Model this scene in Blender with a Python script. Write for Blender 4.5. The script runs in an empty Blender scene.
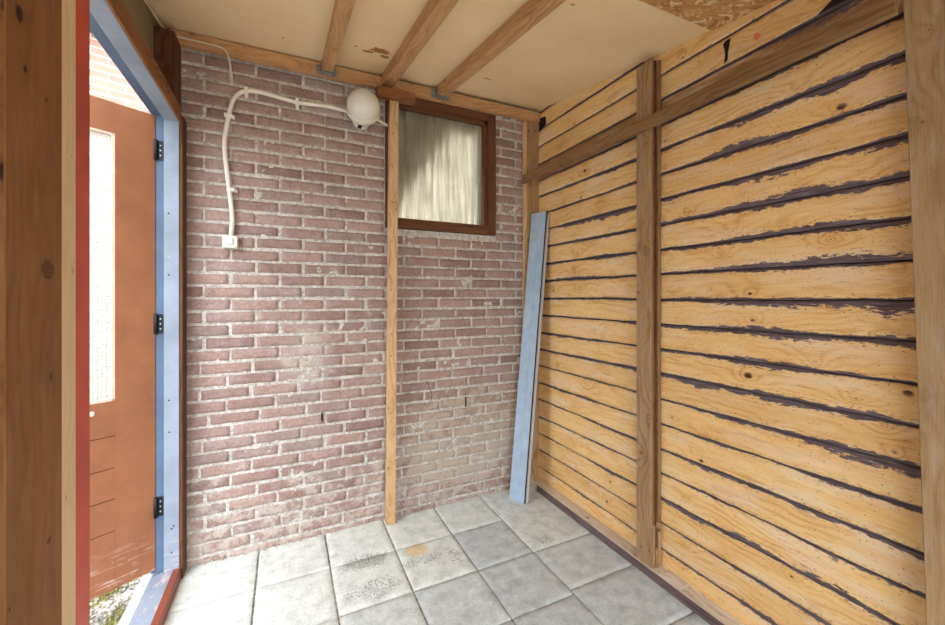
import bpy, bmesh, math, random
from mathutils import Vector, Matrix, noise

random.seed(7)
SC = bpy.context.scene
COL = SC.collection
R = math.radians

# ------------------------------------------------------------------ camera, sky, exposure
H = 1.253
cam_d = bpy.data.cameras.new('camera')
cam_d.sensor_width = 36.0
cam_d.lens = 394.0 / 945.0 * 36.0
cam_d.shift_y = -15.5 / 945.0
cam_d.clip_start = 0.02
cam = bpy.data.objects.new('camera', cam_d)
COL.objects.link(cam)
cam.location = (0, 0, H)
cam.rotation_euler = (R(90), 0, R(-25.4))
SC.camera = cam

world = bpy.data.worlds.new('overcast_sky')
SC.world = world
world.use_nodes = True
wn = world.node_tree.nodes
wl = world.node_tree.links
bgn = wn['Background']
tc = wn.new('ShaderNodeTexCoord')
sep = wn.new('ShaderNodeSeparateXYZ')
ramp = wn.new('ShaderNodeValToRGB')
ramp.color_ramp.elements[0].position = 0.5
ramp.color_ramp.elements[0].color = (0.26, 0.28, 0.30, 1)
ramp.color_ramp.elements[1].position = 1.0
ramp.color_ramp.elements[1].color = (0.97, 1.0, 1.05, 1)
wl.new(tc.outputs['Generated'], sep.inputs[0])
half = wn.new('ShaderNodeMath'); half.operation = 'MULTIPLY_ADD'      # overcast sky: three times brighter overhead than at the horizon
half.inputs[1].default_value = 0.5; half.inputs[2].default_value = 0.5
wl.new(sep.outputs['Z'], half.inputs[0])
wl.new(half.outputs[0], ramp.inputs[0])
wl.new(ramp.outputs[0], bgn.inputs['Color'])
bgn.inputs['Strength'].default_value = 2.6

SC.view_settings.view_transform = 'Standard'
SC.view_settings.look = 'None'
SC.view_settings.gamma = 1.0
SC.view_settings.exposure = 2.0
SC.view_settings.use_curve_mapping = False

# ------------------------------------------------------------------ node helpers
def srgb(c):
    return tuple(((v / 255.0) / 12.92 if v / 255.0 <= 0.04045 else ((v / 255.0 + 0.055) / 1.055) ** 2.4) for v in c) + (1,)

class NT:
    def __init__(s, name):
        s.m = bpy.data.materials.new(name)
        s.m.use_nodes = True
        s.t = s.m.node_tree
        s.n = s.t.nodes
        s.l = s.t.links
        s.p = s.n['Principled BSDF']
        s.p.inputs['Roughness'].default_value = 0.75
        s.p.inputs['Specular IOR Level'].default_value = 0.3
    def put(s, sock, v):
        if isinstance(v, bpy.types.NodeSocket):
            s.l.new(v, sock)
        else:
            sock.default_value = v
    def math(s, op, a, b=0.0, c=None, clamp=False):
        n = s.n.new('ShaderNodeMath'); n.operation = op; n.use_clamp = clamp
        s.put(n.inputs[0], a); s.put(n.inputs[1], b)
        if c is not None: s.put(n.inputs[2], c)
        return n.outputs[0]
    def vmath(s, op, a, b):
        n = s.n.new('ShaderNodeVectorMath'); n.operation = op
        s.put(n.inputs[0], a); s.put(n.inputs[1], b)
        return n.outputs[0] if op not in ('LENGTH', 'DISTANCE', 'DOT_PRODUCT') else n.outputs[1]
    def coord(s, which='Object'):
        return s.n.new('ShaderNodeTexCoord').outputs[which]
    def attr(s, name):
        n = s.n.new('ShaderNodeAttribute'); n.attribute_name = name
        return n
    def sepv(s, v):
        n = s.n.new('ShaderNodeSeparateXYZ'); s.put(n.inputs[0], v); return n.outputs
    def comb(s, x, y, z=0.0):
        n = s.n.new('ShaderNodeCombineXYZ'); s.put(n.inputs[0], x); s.put(n.inputs[1], y); s.put(n.inputs[2], z)
        return n.outputs[0]
    def noise(s, v, scale=5.0, detail=4.0, rough=0.55, dist=0.0):
        n = s.n.new('ShaderNodeTexNoise')
        s.put(n.inputs['Vector'], v); n.inputs['Scale'].default_value = scale
        n.inputs['Detail'].default_value = detail; n.inputs['Roughness'].default_value = rough
        n.inputs['Distortion'].default_value = dist
        return n.outputs['Fac']
    def vor(s, v, scale=5.0, feature='F1', rnd=1.0):
        n = s.n.new('ShaderNodeTexVoronoi'); n.feature = feature
        s.put(n.inputs['Vector'], v); n.inputs['Scale'].default_value = scale
        n.inputs['Randomness'].default_value = rnd
        return n
    def step(s, v, a, b):   # smooth step a->b gives 0->1
        n = s.n.new('ShaderNodeMapRange'); n.interpolation_type = 'SMOOTHSTEP'
        s.put(n.inputs['Value'], v); s.put(n.inputs['From Min'], a); s.put(n.inputs['From Max'], b)
        n.inputs['To Min'].default_value = 0; n.inputs['To Max'].default_value = 1
        return n.outputs[0]
    def lin(s, v, a, b, c, d):
        n = s.n.new('ShaderNodeMapRange')
        s.put(n.inputs['Value'], v); n.inputs['From Min'].default_value = a; n.inputs['From Max'].default_value = b
        n.inputs['To Min'].default_value = c; n.inputs['To Max'].default_value = d
        return n.outputs[0]
    def mix(s, f, a, b, mode='MIX'):
        n = s.n.new('ShaderNodeMix'); n.data_type = 'RGBA'; n.blend_type = mode
        s.put(n.inputs['Factor'], f); s.put(n.inputs['A'], a); s.put(n.inputs['B'], b)
        return [o for o in n.outputs if o.type == 'RGBA'][0] if False else n.outputs[2]
    def ramp(s, f, stops):
        n = s.n.new('ShaderNodeValToRGB'); cr = n.color_ramp
        while len(cr.elements) < len(stops): cr.elements.new(0.5)
        for e, (p, c) in zip(cr.elements, stops):
            e.position = p; e.color = c if len(c) == 4 else srgb(c)
        s.put(n.inputs[0], f)
        return n.outputs[0]
    def base(s, c): s.put(s.p.inputs['Base Color'], c)
    def rough(s, v): s.put(s.p.inputs['Roughness'], v)
    def bump(s, h, strength=0.3, dist=0.01):
        n = s.n.new('ShaderNodeBump'); n.inputs['Strength'].default_value = strength
        n.inputs['Distance'].default_value = dist; s.put(n.inputs['Height'], h)
        s.l.new(n.outputs[0], s.p.inputs['Normal'])
    def ellipse(s, px, py, cx, cy, rx, ry, wob=0.0, nv=None):
        dx = s.math('DIVIDE', s.math('SUBTRACT', px, cx), rx)
        dy = s.math('DIVIDE', s.math('SUBTRACT', py, cy), ry)
        d = s.math('SQRT', s.math('ADD', s.math('MULTIPLY', dx, dx), s.math('MULTIPLY', dy, dy)))
        if nv is not None:
            d = s.math('ADD', d, s.math('MULTIPLY', s.math('SUBTRACT', nv, 0.5), wob))
        return d

def wood(name, light, mid, dark, knots=1.0, fine=1.0, rings=1.0, rough=0.7, stain=None, stain_amt=0.0,
         planks=False, knot_col=(92, 52, 30), knot_scale=(2.6, 9.0)):
    """timber grain running along U of the UV map (metres)"""
    t = NT(name)
    uv = t.n.new('ShaderNodeUVMap'); uv.uv_map = 'UVMap'
    o = t.sepv(uv.outputs[0])
    u, v = o[0], o[1]
    wob = t.noise(t.comb(t.math('MULTIPLY', u, 2.2), t.math('MULTIPLY', v, 5.0)), 1.0, 3)
    # knots
    kv = t.comb(t.math('MULTIPLY', u, knot_scale[0]), t.math('MULTIPLY', v, knot_scale[1]))
    vor = t.vor(kv, 1.0)
    cpos = t.sepv(vor.outputs['Position'])
    du = t.math('SUBTRACT', u, t.math('DIVIDE', cpos[0], knot_scale[0]))
    dv = t.math('SUBTRACT', v, t.math('DIVIDE', cpos[1], knot_scale[1]))
    rnd = t.sepv(vor.outputs['Color'])
    kd = t.math('SQRT', t.math('ADD', t.math('MULTIPLY', t.math('MULTIPLY', du, du), 0.55), t.math('MULTIPLY', dv, dv)))
    krad = t.math('ADD', t.math('MULTIPLY', t.math('POWER', rnd[0], 3.0), 0.0105), 0.002)
    knz = t.noise(t.comb(u, v, 3.0), 90.0, 2)
    kdn = t.math('ADD', kd, t.math('MULTIPLY', t.math('SUBTRACT', knz, 0.5), 0.004))
    kmask = t.math('MULTIPLY', t.math('SUBTRACT', 1.0, t.step(kdn, t.math('MULTIPLY', krad, 0.55), t.math('MULTIPLY', krad, 1.15))), knots)
    kmask = t.math('MULTIPLY', kmask, t.math('LESS_THAN', rnd[1], 0.75))
    halo = t.math('EXPONENT', t.math('MULTIPLY', kd, -42.0))
    halo = t.math('MULTIPLY', halo, knots)
    # rings / cathedral figure
    base_v = t.math('ADD', t.math('MULTIPLY', v, 34.0), t.math('MULTIPLY', wob, 7.5))
    base_v = t.math('ADD', base_v, t.math('MULTIPLY', halo, 3.2))
    ring = t.math('SINE', t.math('MULTIPLY', base_v, 6.283))
    ring = t.math('POWER', t.math('ADD', t.math('MULTIPLY', ring, 0.5), 0.5), 2.2)
    ringamp = t.step(t.noise(t.comb(t.math('MULTIPLY', u, 3.0), t.math('MULTIPLY', v, 8.0), 9.0), 1.0, 2), 0.35, 0.65)
    fineN = t.noise(t.comb(t.math('MULTIPLY', u, 9.0), t.math('MULTIPLY', v, 330.0), 2.0), 1.0, 5, 0.65)
    broad = t.noise(t.comb(t.math('MULTIPLY', u, 4.0), t.math('MULTIPLY', v, 16.0), 5.0), 1.0, 4)
    speck = t.noise(t.comb(t.math('MULTIPLY', u, 160.0), t.math('MULTIPLY', v, 420.0), 7.0), 1.0, 3, 0.7)
    f = t.math('MULTIPLY', t.math('MULTIPLY', ring, t.math('ADD', t.math('MULTIPLY', ringamp, 0.75), 0.2)), 0.42 * rings)
    f = t.math('ADD', f, t.math('MULTIPLY', t.math('SUBTRACT', fineN, 0.42), 0.9 * fine))
    f = t.math('ADD', f, t.math('MULTIPLY', t.math('SUBTRACT', broad, 0.4), 0.75))
    f = t.math('ADD', f, t.math('MULTIPLY', t.math('SUBTRACT', speck, 0.5), 0.5 * fine))
    f = t.math('ADD', f, t.math('MULTIPLY', halo, 0.28), clamp=True)
    col = t.ramp(f, [(0.0, light), (0.45, mid), (1.0, dark)])
    col = t.mix(kmask, col, srgb(knot_col))
    pr = t.attr('rnd')
    prs = t.sepv(pr.outputs['Color'])
    if planks:
        tint = t.ramp(prs[0], [(0.0, (226, 190, 132)), (0.5, (255, 236, 204)), (1.0, (246, 212, 156))])
        col = t.mix(0.42, col, t.mix(1.0, col, tint, 'MULTIPLY'))
        # one plank of the wall is browner than the others
        col = t.mix(t.math('MULTIPLY', prs[1], 0.9), col, t.mix(0.6, t.mix(1.0, col, srgb((176, 150, 124)), 'MULTIPLY'), srgb((132, 98, 62))))
        bk = t.attr('bark')
        b = t.sepv(bk.outputs['Color'])       # distance to top, distance to bottom, band on top side
        ba = bk.outputs['Alpha']              # band on bottom side
        n1 = t.noise(t.comb(t.math('MULTIPLY', u, 26.0), t.math('MULTIPLY', v, 85.0), 1.0), 1.0, 5, 0.68)
        n2 = t.noise(t.comb(t.math('MULTIPLY', u, 5.0), t.math('MULTIPLY', v, 9.0), 4.0), 1.0, 3)
        fac = t.math('MULTIPLY', t.lin(n1, 0.3, 0.7, 0.35, 1.75), t.lin(n2, 0.3, 0.7, 0.45, 1.45))
        wt = t.math('MULTIPLY', b[2], fac)
        wb = t.math('MULTIPLY', ba, fac)
        mt = t.math('SUBTRACT', 1.0, t.step(b[0], t.math('MULTIPLY', wt, 0.88), t.math('ADD', wt, 0.0006)))
        mb = t.math('SUBTRACT', 1.0, t.step(b[1], t.math('MULTIPLY', wb, 0.88), t.math('ADD', wb, 0.0006)))
        bm = t.math('MAXIMUM', mt, mb)
        # loose specks of bark round the bands
        sp = t.noise(t.comb(t.math('MULTIPLY', u, 75.0), t.math('MULTIPLY', v, 190.0), 8.0), 1.0, 3, 0.6)
        near = t.math('SUBTRACT', 1.0, t.step(t.math('MINIMUM', t.math('SUBTRACT', b[0], wt), t.math('SUBTRACT', b[1], wb)), 0.0, 0.02))
        bm = t.math('MAXIMUM', bm, t.math('MULTIPLY', t.step(sp, 0.57, 0.62), t.math('MULTIPLY', near, 0.8)))
        bn = t.noise(t.comb(t.math('MULTIPLY', u, 12.0), t.math('MULTIPLY', v, 260.0), 3.0), 1.0, 4, 0.7)
        bcol = t.ramp(bn, [(0.3, (64, 50, 52)), (0.5, (106, 92, 96)), (0.7, (150, 140, 146))])
        col = t.mix(bm, col, bcol)
    if planks:
        pn = t.noise(t.comb(t.math('MULTIPLY', u, 3.0), t.math('MULTIPLY', v, 14.0), 21.0), 1.0, 5, 0.65)
        col = t.mix(t.math('MULTIPLY', t.math('MULTIPLY', t.step(pn, 0.45, 0.7), 0.55), t.math('SUBTRACT', 1.0, bm)), col, srgb((246, 230, 204)))
        ck = t.noise(t.comb(t.math('MULTIPLY', u, 22.0), t.math('MULTIPLY', v, 190.0), 31.0), 1.0, 5, 0.75)
        col = t.mix(t.math('MULTIPLY', t.step(ck, 0.60, 0.66), 0.6), col, srgb((120, 76, 46)))
        hs = t.noise(t.comb(t.math('MULTIPLY', u, 120.0), t.math('MULTIPLY', v, 150.0), 41.0), 1.0, 2)
        col = t.mix(t.math('MULTIPLY', t.step(hs, 0.67, 0.71), 0.8), col, srgb((96, 62, 40)))
    if stain is not None:
        sn = t.noise(t.comb(t.math('MULTIPLY', u, 6.0), t.math('MULTIPLY', v, 30.0), 11.0), 1.0, 5, 0.65)
        col = t.mix(t.math('MULTIPLY', t.step(sn, 0.5, 0.72), stain_amt), col, srgb(stain))
    t.base(col)
    t.rough(rough)
    hb = t.math('ADD', t.math('MULTIPLY', fineN, 0.6), t.math('MULTIPLY', ring, -0.25))
    t.bump(hb, 0.25, 0.002)
    return t.m

M = {}
M['plank'] = wood('sawn_pine_planks', (254, 228, 174), (242, 200, 138), (192, 138, 82), knots=1.0, planks=True, rings=0.85, fine=1.6)
M['rafter'] = wood('rafter_pine', (210, 166, 120), (182, 134, 90), (140, 94, 58), knots=0.7)
M['batten'] = wood('batten_pine', (222, 188, 144), (192, 152, 108), (142, 102, 66), knots=0.9)
M['post'] = wood('stained_post_wood', (182, 150, 112), (152, 118, 82), (104, 74, 48), knots=0.7, stain=(190, 172, 148), stain_amt=0.35)
M['rail'] = wood('brown_rail_wood', (158, 124, 86), (130, 98, 62), (84, 58, 34), knots=0.7)
M['post_dark'] = wood('dark_post_wood', (112, 72, 48), (84, 50, 32), (52, 28, 18), knots=0.4)
M['sill'] = wood('weathered_sill', (226, 214, 196), (200, 184, 164), (150, 130, 112), knots=0.5, stain=(96, 80, 74), stain_amt=0.35)
M['sill_dark'] = wood('dark_sill_edge', (122, 104, 104), (96, 80, 82), (66, 52, 54), knots=0.3)
M['near_left'] = wood('aged_plank_brown', (142, 98, 54), (116, 76, 38), (84, 50, 24), knots=1.0, rings=0.45, fine=0.7, knot_col=(48, 22, 12), knot_scale=(4.0, 7.0), stain=(170, 140, 104), stain_amt=0.22)
M['edge_pale'] = wood('pale_planed_strip', (232, 206, 164), (216, 186, 142), (184, 148, 104), knots=0.3, rings=0.4, fine=0.5)
M['near_right'] = wood('weathered_near_post', (182, 152, 112), (150, 118, 80), (104, 74, 46), knots=0.6, rings=0.5, stain=(186, 178, 168), stain_amt=0.4)
M['trim_brown'] = wood('door_trim_wood', (158, 110, 68), (128, 82, 48), (88, 52, 30), knots=0.5)
M['window_wood'] = wood('varnished_window_wood', (116, 76, 48), (88, 54, 33), (54, 32, 19), knots=0.2, rings=0.6)
M['stud'] = wood('red_brown_stud', (104, 66, 42), (78, 46, 28), (48, 26, 18), knots=0.3)
M['grey_panel'] = wood('greyed_panel', (150, 136, 114), (124, 112, 92), (88, 78, 64), knots=0.2, rings=0.3)

def flat(name, c, rough=0.6, var=0.12, scale=12.0, metal=0.0, spec=0.4, bump=0.0):
    t = NT(name)
    co = t.coord()
    n = t.noise(co, scale, 5, 0.6)
    d = tuple(max(0, v * (1 - var)) for v in c); l = tuple(min(255, v * (1 + var * 0.6)) for v in c)
    t.base(t.ramp(n, [(0.3, d), (0.7, l)]))
    t.rough(rough)
    t.p.inputs['Metallic'].default_value = metal
    t.p.inputs['Specular IOR Level'].default_value = spec
    if bump: t.bump(n, bump, 0.002)
    return t.m

def painted(name, c, chip, rough=0.5, amount=0.68, low=None):
    t = NT(name)
    co = t.coord()
    n = t.noise(co, 6.0, 5, 0.6)
    d = tuple(v * 0.9 for v in c); l = tuple(min(255, v * 1.06) for v in c)
    col = t.ramp(n, [(0.3, d), (0.7, l)])
    ch = t.noise(co, 38.0, 6, 0.7)
    col = t.mix(t.step(ch, amount, amount + 0.03), col, srgb(chip))
    if low is not None:
        z = t.sepv(co)[2]
        dn = t.noise(t.vmath('MULTIPLY', co, (9, 9, 60)), 1.0, 5, 0.7)
        k = t.math('MULTIPLY', t.step(dn, 0.53, 0.62), t.math('SUBTRACT', 1.0, t.step(z, low[0], low[1])))
        col = t.mix(t.math('MULTIPLY', k, 0.6), col, srgb((214, 190, 176)))
    t.base(col)
    t.rough(rough)
    return t.m

M['door_paint'] = painted('orange_brown_door_paint', (150, 98, 68), (224, 186, 158), low=(0.12, 0.27))
M['blue_paint'] = painted('blue_grey_frame_paint', (138, 150, 166), (196, 204, 212), amount=0.66, low=(0.0, 0.3))
M['blue_rebate'] = painted('blue_rebate_paint', (84, 104, 130), (50, 62, 78), amount=0.66)
M['red_paint'] = painted('red_frame_paint', (206, 88, 66), (214, 120, 100), amount=0.7)
M['red_edge'] = painted('red_brown_edge_paint', (136, 72, 54), (180, 130, 112), amount=0.66)
M['white_plastic'] = flat('cream_white_plastic', (238, 234, 222), 0.4, 0.05)
M['rocker'] = flat('rocker_plastic', (222, 236, 240), 0.35, 0.03)
M['globe'] = flat('opal_globe', (226, 226, 214), 0.22, 0.03, spec=0.6)
M['black'] = flat('black_iron', (28, 30, 36), 0.45, 0.2, metal=0.3)
M['screw'] = flat('bright_screw', (200, 204, 210), 0.3, 0.1, metal=0.8)
M['galv'] = flat('galvanised_steel', (150, 152, 146), 0.45, 0.25, 60.0, metal=0.5)
M['panel_blue'] = flat('grey_blue_panel', (176, 200, 222), 0.45, 0.06, 20.0)
M['panel_gap_shade'] = flat('shaded_panel_gap', (34, 34, 40), 0.6, 0.2)  # near-black colour for the shade between the leaning panels
M['panel_pale'] = flat('pale_panel', (196, 190, 188), 0.5, 0.06)
M['bead'] = flat('pink_white_bead', (236, 206, 190), 0.5, 0.06)
M['gutter'] = flat('grey_gutter', (92, 96, 104), 0.5, 0.1)
M['interior'] = flat('pale_interior_paint', (206, 204, 192), 0.8, 0.05)
M['interior_white'] = flat('white_board', (244, 250, 242), 0.6, 0.03)
M['kerb'] = flat('pale_kerb', (206, 212, 218), 0.8, 0.15, 40.0)
M['stone'] = flat('gravel_stone', (170, 168, 160), 0.9, 0.5, 30.0)
M['moss'] = flat('moss_green', (158, 156, 84), 0.9, 0.3, 30.0)
M['wire'] = flat('glass_wire', (120, 150, 156), 0.5, 0.1)
M['pink'] = flat('pink_paint_dot', (240, 130, 104), 0.6, 0.05)
M['dark_back'] = flat('dark_gap', (40, 28, 26), 0.95, 0.3)
M['copper_cable'] = flat('pale_cable', (226, 208, 182), 0.45, 0.05)

def glass(name, tint, gl, trans_mix=0.0):
    t = NT(name)
    n = t.n; l = t.l
    out = [x for x in n if x.type == 'OUTPUT_MATERIAL'][0]
    tr = n.new('ShaderNodeBsdfTransparent'); tr.inputs[0].default_value = tint
    gs = n.new('ShaderNodeBsdfGlossy'); gs.inputs['Roughness'].default_value = 0.04
    gs.inputs['Color'].default_value = (1, 1, 1, 1)
    fr = n.new('ShaderNodeFresnel'); fr.inputs[0].default_value = 1.5
    mx = n.new('ShaderNodeMixShader')
    f = t.math('MULTIPLY', fr.outputs[0], gl, clamp=True)
    l.new(f, mx.inputs[0]); l.new(tr.outputs[0], mx.inputs[1]); l.new(gs.outputs[0], mx.inputs[2])
    last = mx
    if trans_mix > 0:
        tl = n.new('ShaderNodeBsdfTranslucent'); tl.inputs[0].default_value = (0.7, 0.84, 0.84, 1)
        m2 = n.new('ShaderNodeMixShader'); m2.inputs[0].default_value = trans_mix
        l.new(mx.outputs[0], m2.inputs[1]); l.new(tl.outputs[0], m2.inputs[2]); last = m2
    l.new(last.outputs[0], out.inputs[0])
    return t.m
M['glass'] = glass('window_glass', (0.93, 0.95, 0.93, 1), 1.6)
M['wired_glass'] = glass('wired_door_glass', (0.90, 0.98, 0.98, 1), 1.0, 0.35)

# curtain
t = NT('thin_net_curtain')
co = t.coord()
nz = t.noise(t.vmath('MULTIPLY', co, (60, 60, 5)), 1.0, 4)
blot = t.noise(co, 7.0, 4)
cc = t.ramp(nz, [(0.3, (222, 216, 206)), (0.7, (250, 246, 238))])
cc = t.mix(t.math('MULTIPLY', t.step(blot, 0.5, 0.8), 0.35), cc, srgb((176, 164, 140)))
t.base(cc)
t.rough(0.95)
tl = t.n.new('ShaderNodeBsdfTranslucent'); t.put(tl.inputs[0], cc)
mx = t.n.new('ShaderNodeMixShader'); mx.inputs[0].default_value = 0.55
out = [x for x in t.n if x.type == 'OUTPUT_MATERIAL'][0]
t.l.new(t.p.outputs[0], mx.inputs[1]); t.l.new(tl.outputs[0], mx.inputs[2]); t.l.new(mx.outputs[0], out.inputs[0])
M['curtain'] = t.m

# bricks
t = NT('red_brick_face')
co = t.coord()
px = t.sepv(co)
at = t.sepv(t.attr('rnd').outputs['Color'])
n0 = t.noise(co, 90.0, 6, 0.7)
n1 = t.noise(co, 9.0, 5, 0.6)
n2 = t.noise(co, 26.0, 6, 0.75)
col = t.ramp(at[0], [(0.0, (152, 126, 118)), (0.35, (174, 147, 138)), (0.7, (188, 160, 150)), (1.0, (162, 146, 140))])
col = t.mix(t.lin(n0, 0.35, 0.65, 0.0, 0.75), col, t.mix(0.6, col, srgb((100, 66, 58))))
pits = t.step(t.noise(co, 140.0, 3, 0.6), 0.62, 0.68)
col = t.mix(t.math('MULTIPLY', pits, 0.6), col, srgb((92, 66, 60)))
# mortar dragged over the faces, and lime bloom in patches
nb = t.noise(co, 5.0, 3)
patch = t.math('SUBTRACT', 1.0, t.step(t.ellipse(px[0], px[2], 0.10, 0.93, 0.14, 0.22, 0.7, nb), 0.35, 1.15))
lowp = t.math('SUBTRACT', 1.0, t.step(t.math('ADD', px[2], t.math('MULTIPLY', t.math('SUBTRACT', nb, 0.5), 1.1)), 0.12, 0.55))
rightp = t.math('SUBTRACT', 1.0, t.step(t.ellipse(px[0], px[2], 1.0, 0.42, 0.5, 0.34, 0.9, n1), 0.5, 1.2))
amt = t.math('ADD', t.math('MULTIPLY', patch, 0.16), t.math('MULTIPLY', lowp, 0.12))
amt = t.math('ADD', amt, t.math('MULTIPLY', rightp, 0.14))
sm = t.step(t.math('ADD', t.math('ADD', t.math('MULTIPLY', n2, 0.7), t.math('MULTIPLY', n1, 0.3)), amt), 0.57, 0.68)
haze = t.math('MULTIPLY', t.step(n1, 0.3, 0.8), 0.30)
haze = t.math('ADD', haze, t.math('MULTIPLY', patch, 0.4), clamp=True)
col = t.mix(haze, col, srgb((206, 192, 190)))
col = t.mix(t.math('MULTIPLY', sm, 0.8), col, srgb((196, 186, 174)))
col = t.mix(t.math('MULTIPLY', rightp, 0.35), col, srgb((176, 160, 138)))
t.base(col); t.rough(0.92)
t.bump(t.math('ADD', n0, t.math('MULTIPLY', n2, 1.4)), 0.85, 0.006)
M['brick'] = t.m
t = NT('lime_mortar')
co = t.coord()
n0 = t.noise(co, 70.0, 6, 0.75)
n1 = t.noise(co, 6.0, 4)
col = t.ramp(n0, [(0.32, (136, 130, 120)), (0.5, (202, 199, 192)), (0.68, (234, 232, 227))])
col = t.mix(t.math('MULTIPLY', t.step(n1, 0.5, 0.75), 0.35), col, srgb((156, 144, 128)))
t.base(col); t.rough(0.95)
t.bump(n0, 0.8, 0.006)
M['mortar'] = t.m

# floor slabs
t = NT('concrete_paving_slab')
co = t.coord()
px = t.sepv(co)
at = t.sepv(t.attr('rnd').outputs['Color'])
n0 = t.noise(co, 16.0, 9, 0.72)
n1 = t.noise(co, 4.0, 6, 0.65)
n2 = t.noise(co, 120.0, 4, 0.7)
n3 = t.noise(co, 110.0, 4, 0.7)
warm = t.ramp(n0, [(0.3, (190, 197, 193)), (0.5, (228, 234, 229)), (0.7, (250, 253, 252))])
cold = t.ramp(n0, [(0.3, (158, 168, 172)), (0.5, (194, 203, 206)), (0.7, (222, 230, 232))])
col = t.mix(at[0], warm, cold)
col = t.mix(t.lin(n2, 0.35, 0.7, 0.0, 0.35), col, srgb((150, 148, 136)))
col = t.mix(t.math('MULTIPLY', t.step(n1, 0.55, 0.72), 0.35), col, srgb((172, 168, 148)))
def spots(col, cx, cy, rx, ry, colr, amt, speck=True):
    d = t.ellipse(px[0], px[1], cx, cy, rx, ry, 0.9, n0)
    m = t.math('SUBTRACT', 1.0, t.step(d, 0.6, 1.15))
    if speck: m = t.math('MULTIPLY', m, t.step(n3, 0.5, 0.6))
    return t.mix(t.math('MULTIPLY', m, amt), col, srgb(colr))
col = spots(col, 0.590, 1.880, 0.062, 0.055, (220, 184, 110), 0.65, False)
col = spots(col, 0.60, 1.90, 0.022, 0.022, (120, 88, 50), 0.8)
col = spots(col, 0.343, 1.905, 0.115, 0.05, (120, 116, 104), 0.35, False)
col = spots(col, 0.343, 1.905, 0.13, 0.07, (92, 90, 82), 0.8)
col = spots(col, 0.60, 1.80, 0.12, 0.04, (96, 94, 84), 0.8)
col = spots(col, 0.34, 1.71, 0.13, 0.07, (84, 82, 74), 0.7)
col = spots(col, 1.21, 1.675, 0.05, 0.035, (52, 50, 50), 0.95)
col = spots(col, 0.74, 1.76, 0.035, 0.09, (88, 88, 84), 0.8)
t.base(col); t.rough(0.85)
t.bump(t.math('ADD', n0, t.math('MULTIPLY', n2, 0.5)), 0.35, 0.003)
M['slab'] = t.m
M['joint'] = flat('sandy_joint', (150, 146, 134), 0.95, 0.45, 60.0)

# ceiling boards
t = NT('cream_fibre_board')
co = t.coord()
px = t.sepv(co)
n0 = t.noise(co, 260.0, 3, 0.6)
n1 = t.noise(co, 3.0, 4)
n2 = t.noise(co, 60.0, 4, 0.6)
col = t.ramp(n1, [(0.3, (244, 216, 168)), (0.7, (255, 232, 190))])
col = t.mix(t.lin(n0, 0.35, 0.65, 0.0, 0.3), col, srgb((196, 168, 116)))
for cx, cy, rx, ry, a in ((0.41, 1.90, 0.055, 0.03, 1.0), (0.36, 1.935, 0.028, 0.014, 1.0), (0.445, 1.95, 0.03, 0.02, 1.0), (1.003, 1.914, 0.03, 0.008, 0.8), (0.30, 1.91, 0.01, 0.006, 0.9),
                     (-0.01, 2.007, 0.008, 0.008, 0.7), (1.05, 2.08, 0.008, 0.006, 0.7), (0.95, 1.15, 0.012, 0.006, 0.7)):
    d = t.ellipse(px[0], px[1], cx, cy, rx, ry, 2.2, n2)
    m = t.math('SUBTRACT', 1.0, t.step(d, 0.75, 0.95))
    col = t.mix(t.math('MULTIPLY', m, a), col, srgb((166, 112, 62)))
t.base(col); t.rough(0.9)
t.bump(n0, 0.2, 0.002)
M['cream'] = t.m
t = NT('strand_board')
co = t.coord()
c2 = t.vmath('MULTIPLY', co, (1, 1, 0))
dist = t.n.new('ShaderNodeVectorRotate'); dist.rotation_type = 'Z_AXIS'
t.put(dist.inputs['Vector'], c2); dist.inputs['Angle'].default_value = 0.6
va = t.vor(t.vmath('MULTIPLY', dist.outputs[0], (26, 80, 1)), 1.0)
dist2 = t.n.new('ShaderNodeVectorRotate'); dist2.rotation_type = 'Z_AXIS'
t.put(dist2.inputs['Vector'], c2); dist2.inputs['Angle'].default_value = -0.5
vb = t.vor(t.vmath('MULTIPLY', dist2.outputs[0], (30, 90, 1)), 1.0)
pick = t.math('GREATER_THAN', t.sepv(va.outputs['Color'])[1], 0.5)
v = t.mix(pick, va.outputs['Color'], vb.outputs['Color'])
fine = t.noise(t.vmath('MULTIPLY', dist.outputs[0], (20, 300, 1)), 1.0, 3)
col = t.ramp(t.sepv(v)[0], [(0.0, (176, 122, 70)), (0.4, (206, 154, 94)), (0.8, (222, 176, 118)), (0.95, (246, 222, 180))])
col = t.mix(t.lin(fine, 0.3, 0.7, 0.0, 0.4), col, srgb((140, 90, 48)))
t.base(col); t.rough(0.75)
M['osb'] = t.m

# outdoor brick wall across the yard
t = NT('pale_yard_brickwork')
co = t.coord()
sx = t.sepv(co)
bt = t.n.new('ShaderNodeTexBrick')
t.put(bt.inputs['Vector'], t.comb(sx[0], sx[2]))
bt.inputs['Scale'].default_value = 1.0
bt.inputs['Brick Width'].default_value = 0.22; bt.inputs['Row Height'].default_value = 0.0625
bt.inputs['Mortar Size'].default_value = 0.006
bt.inputs['Color1'].default_value = srgb((176, 128, 112)); bt.inputs['Color2'].default_value = srgb((160, 118, 106))
bt.inputs['Mortar'].default_value = srgb((196, 188, 178))
t.base(t.mix(t.lin(t.noise(co, 12, 4), 0.3, 0.7, 0, 0.5), bt.outputs['Color'], srgb((178, 146, 132))))
M['yard_brick'] = t.m
t = NT('gravel_ground')
co = t.coord()
vv = t.vor(co, 60.0)
col = t.ramp(t.sepv(vv.outputs['Color'])[0], [(0.0, (120, 116, 108)), (0.5, (176, 172, 164)), (1.0, (214, 212, 206))])
mm = t.step(t.noise(co, 5.0, 4), 0.5, 0.65)
col = t.mix(t.math('MULTIPLY', mm, 0.5), col, srgb((150, 158, 90)))
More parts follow.
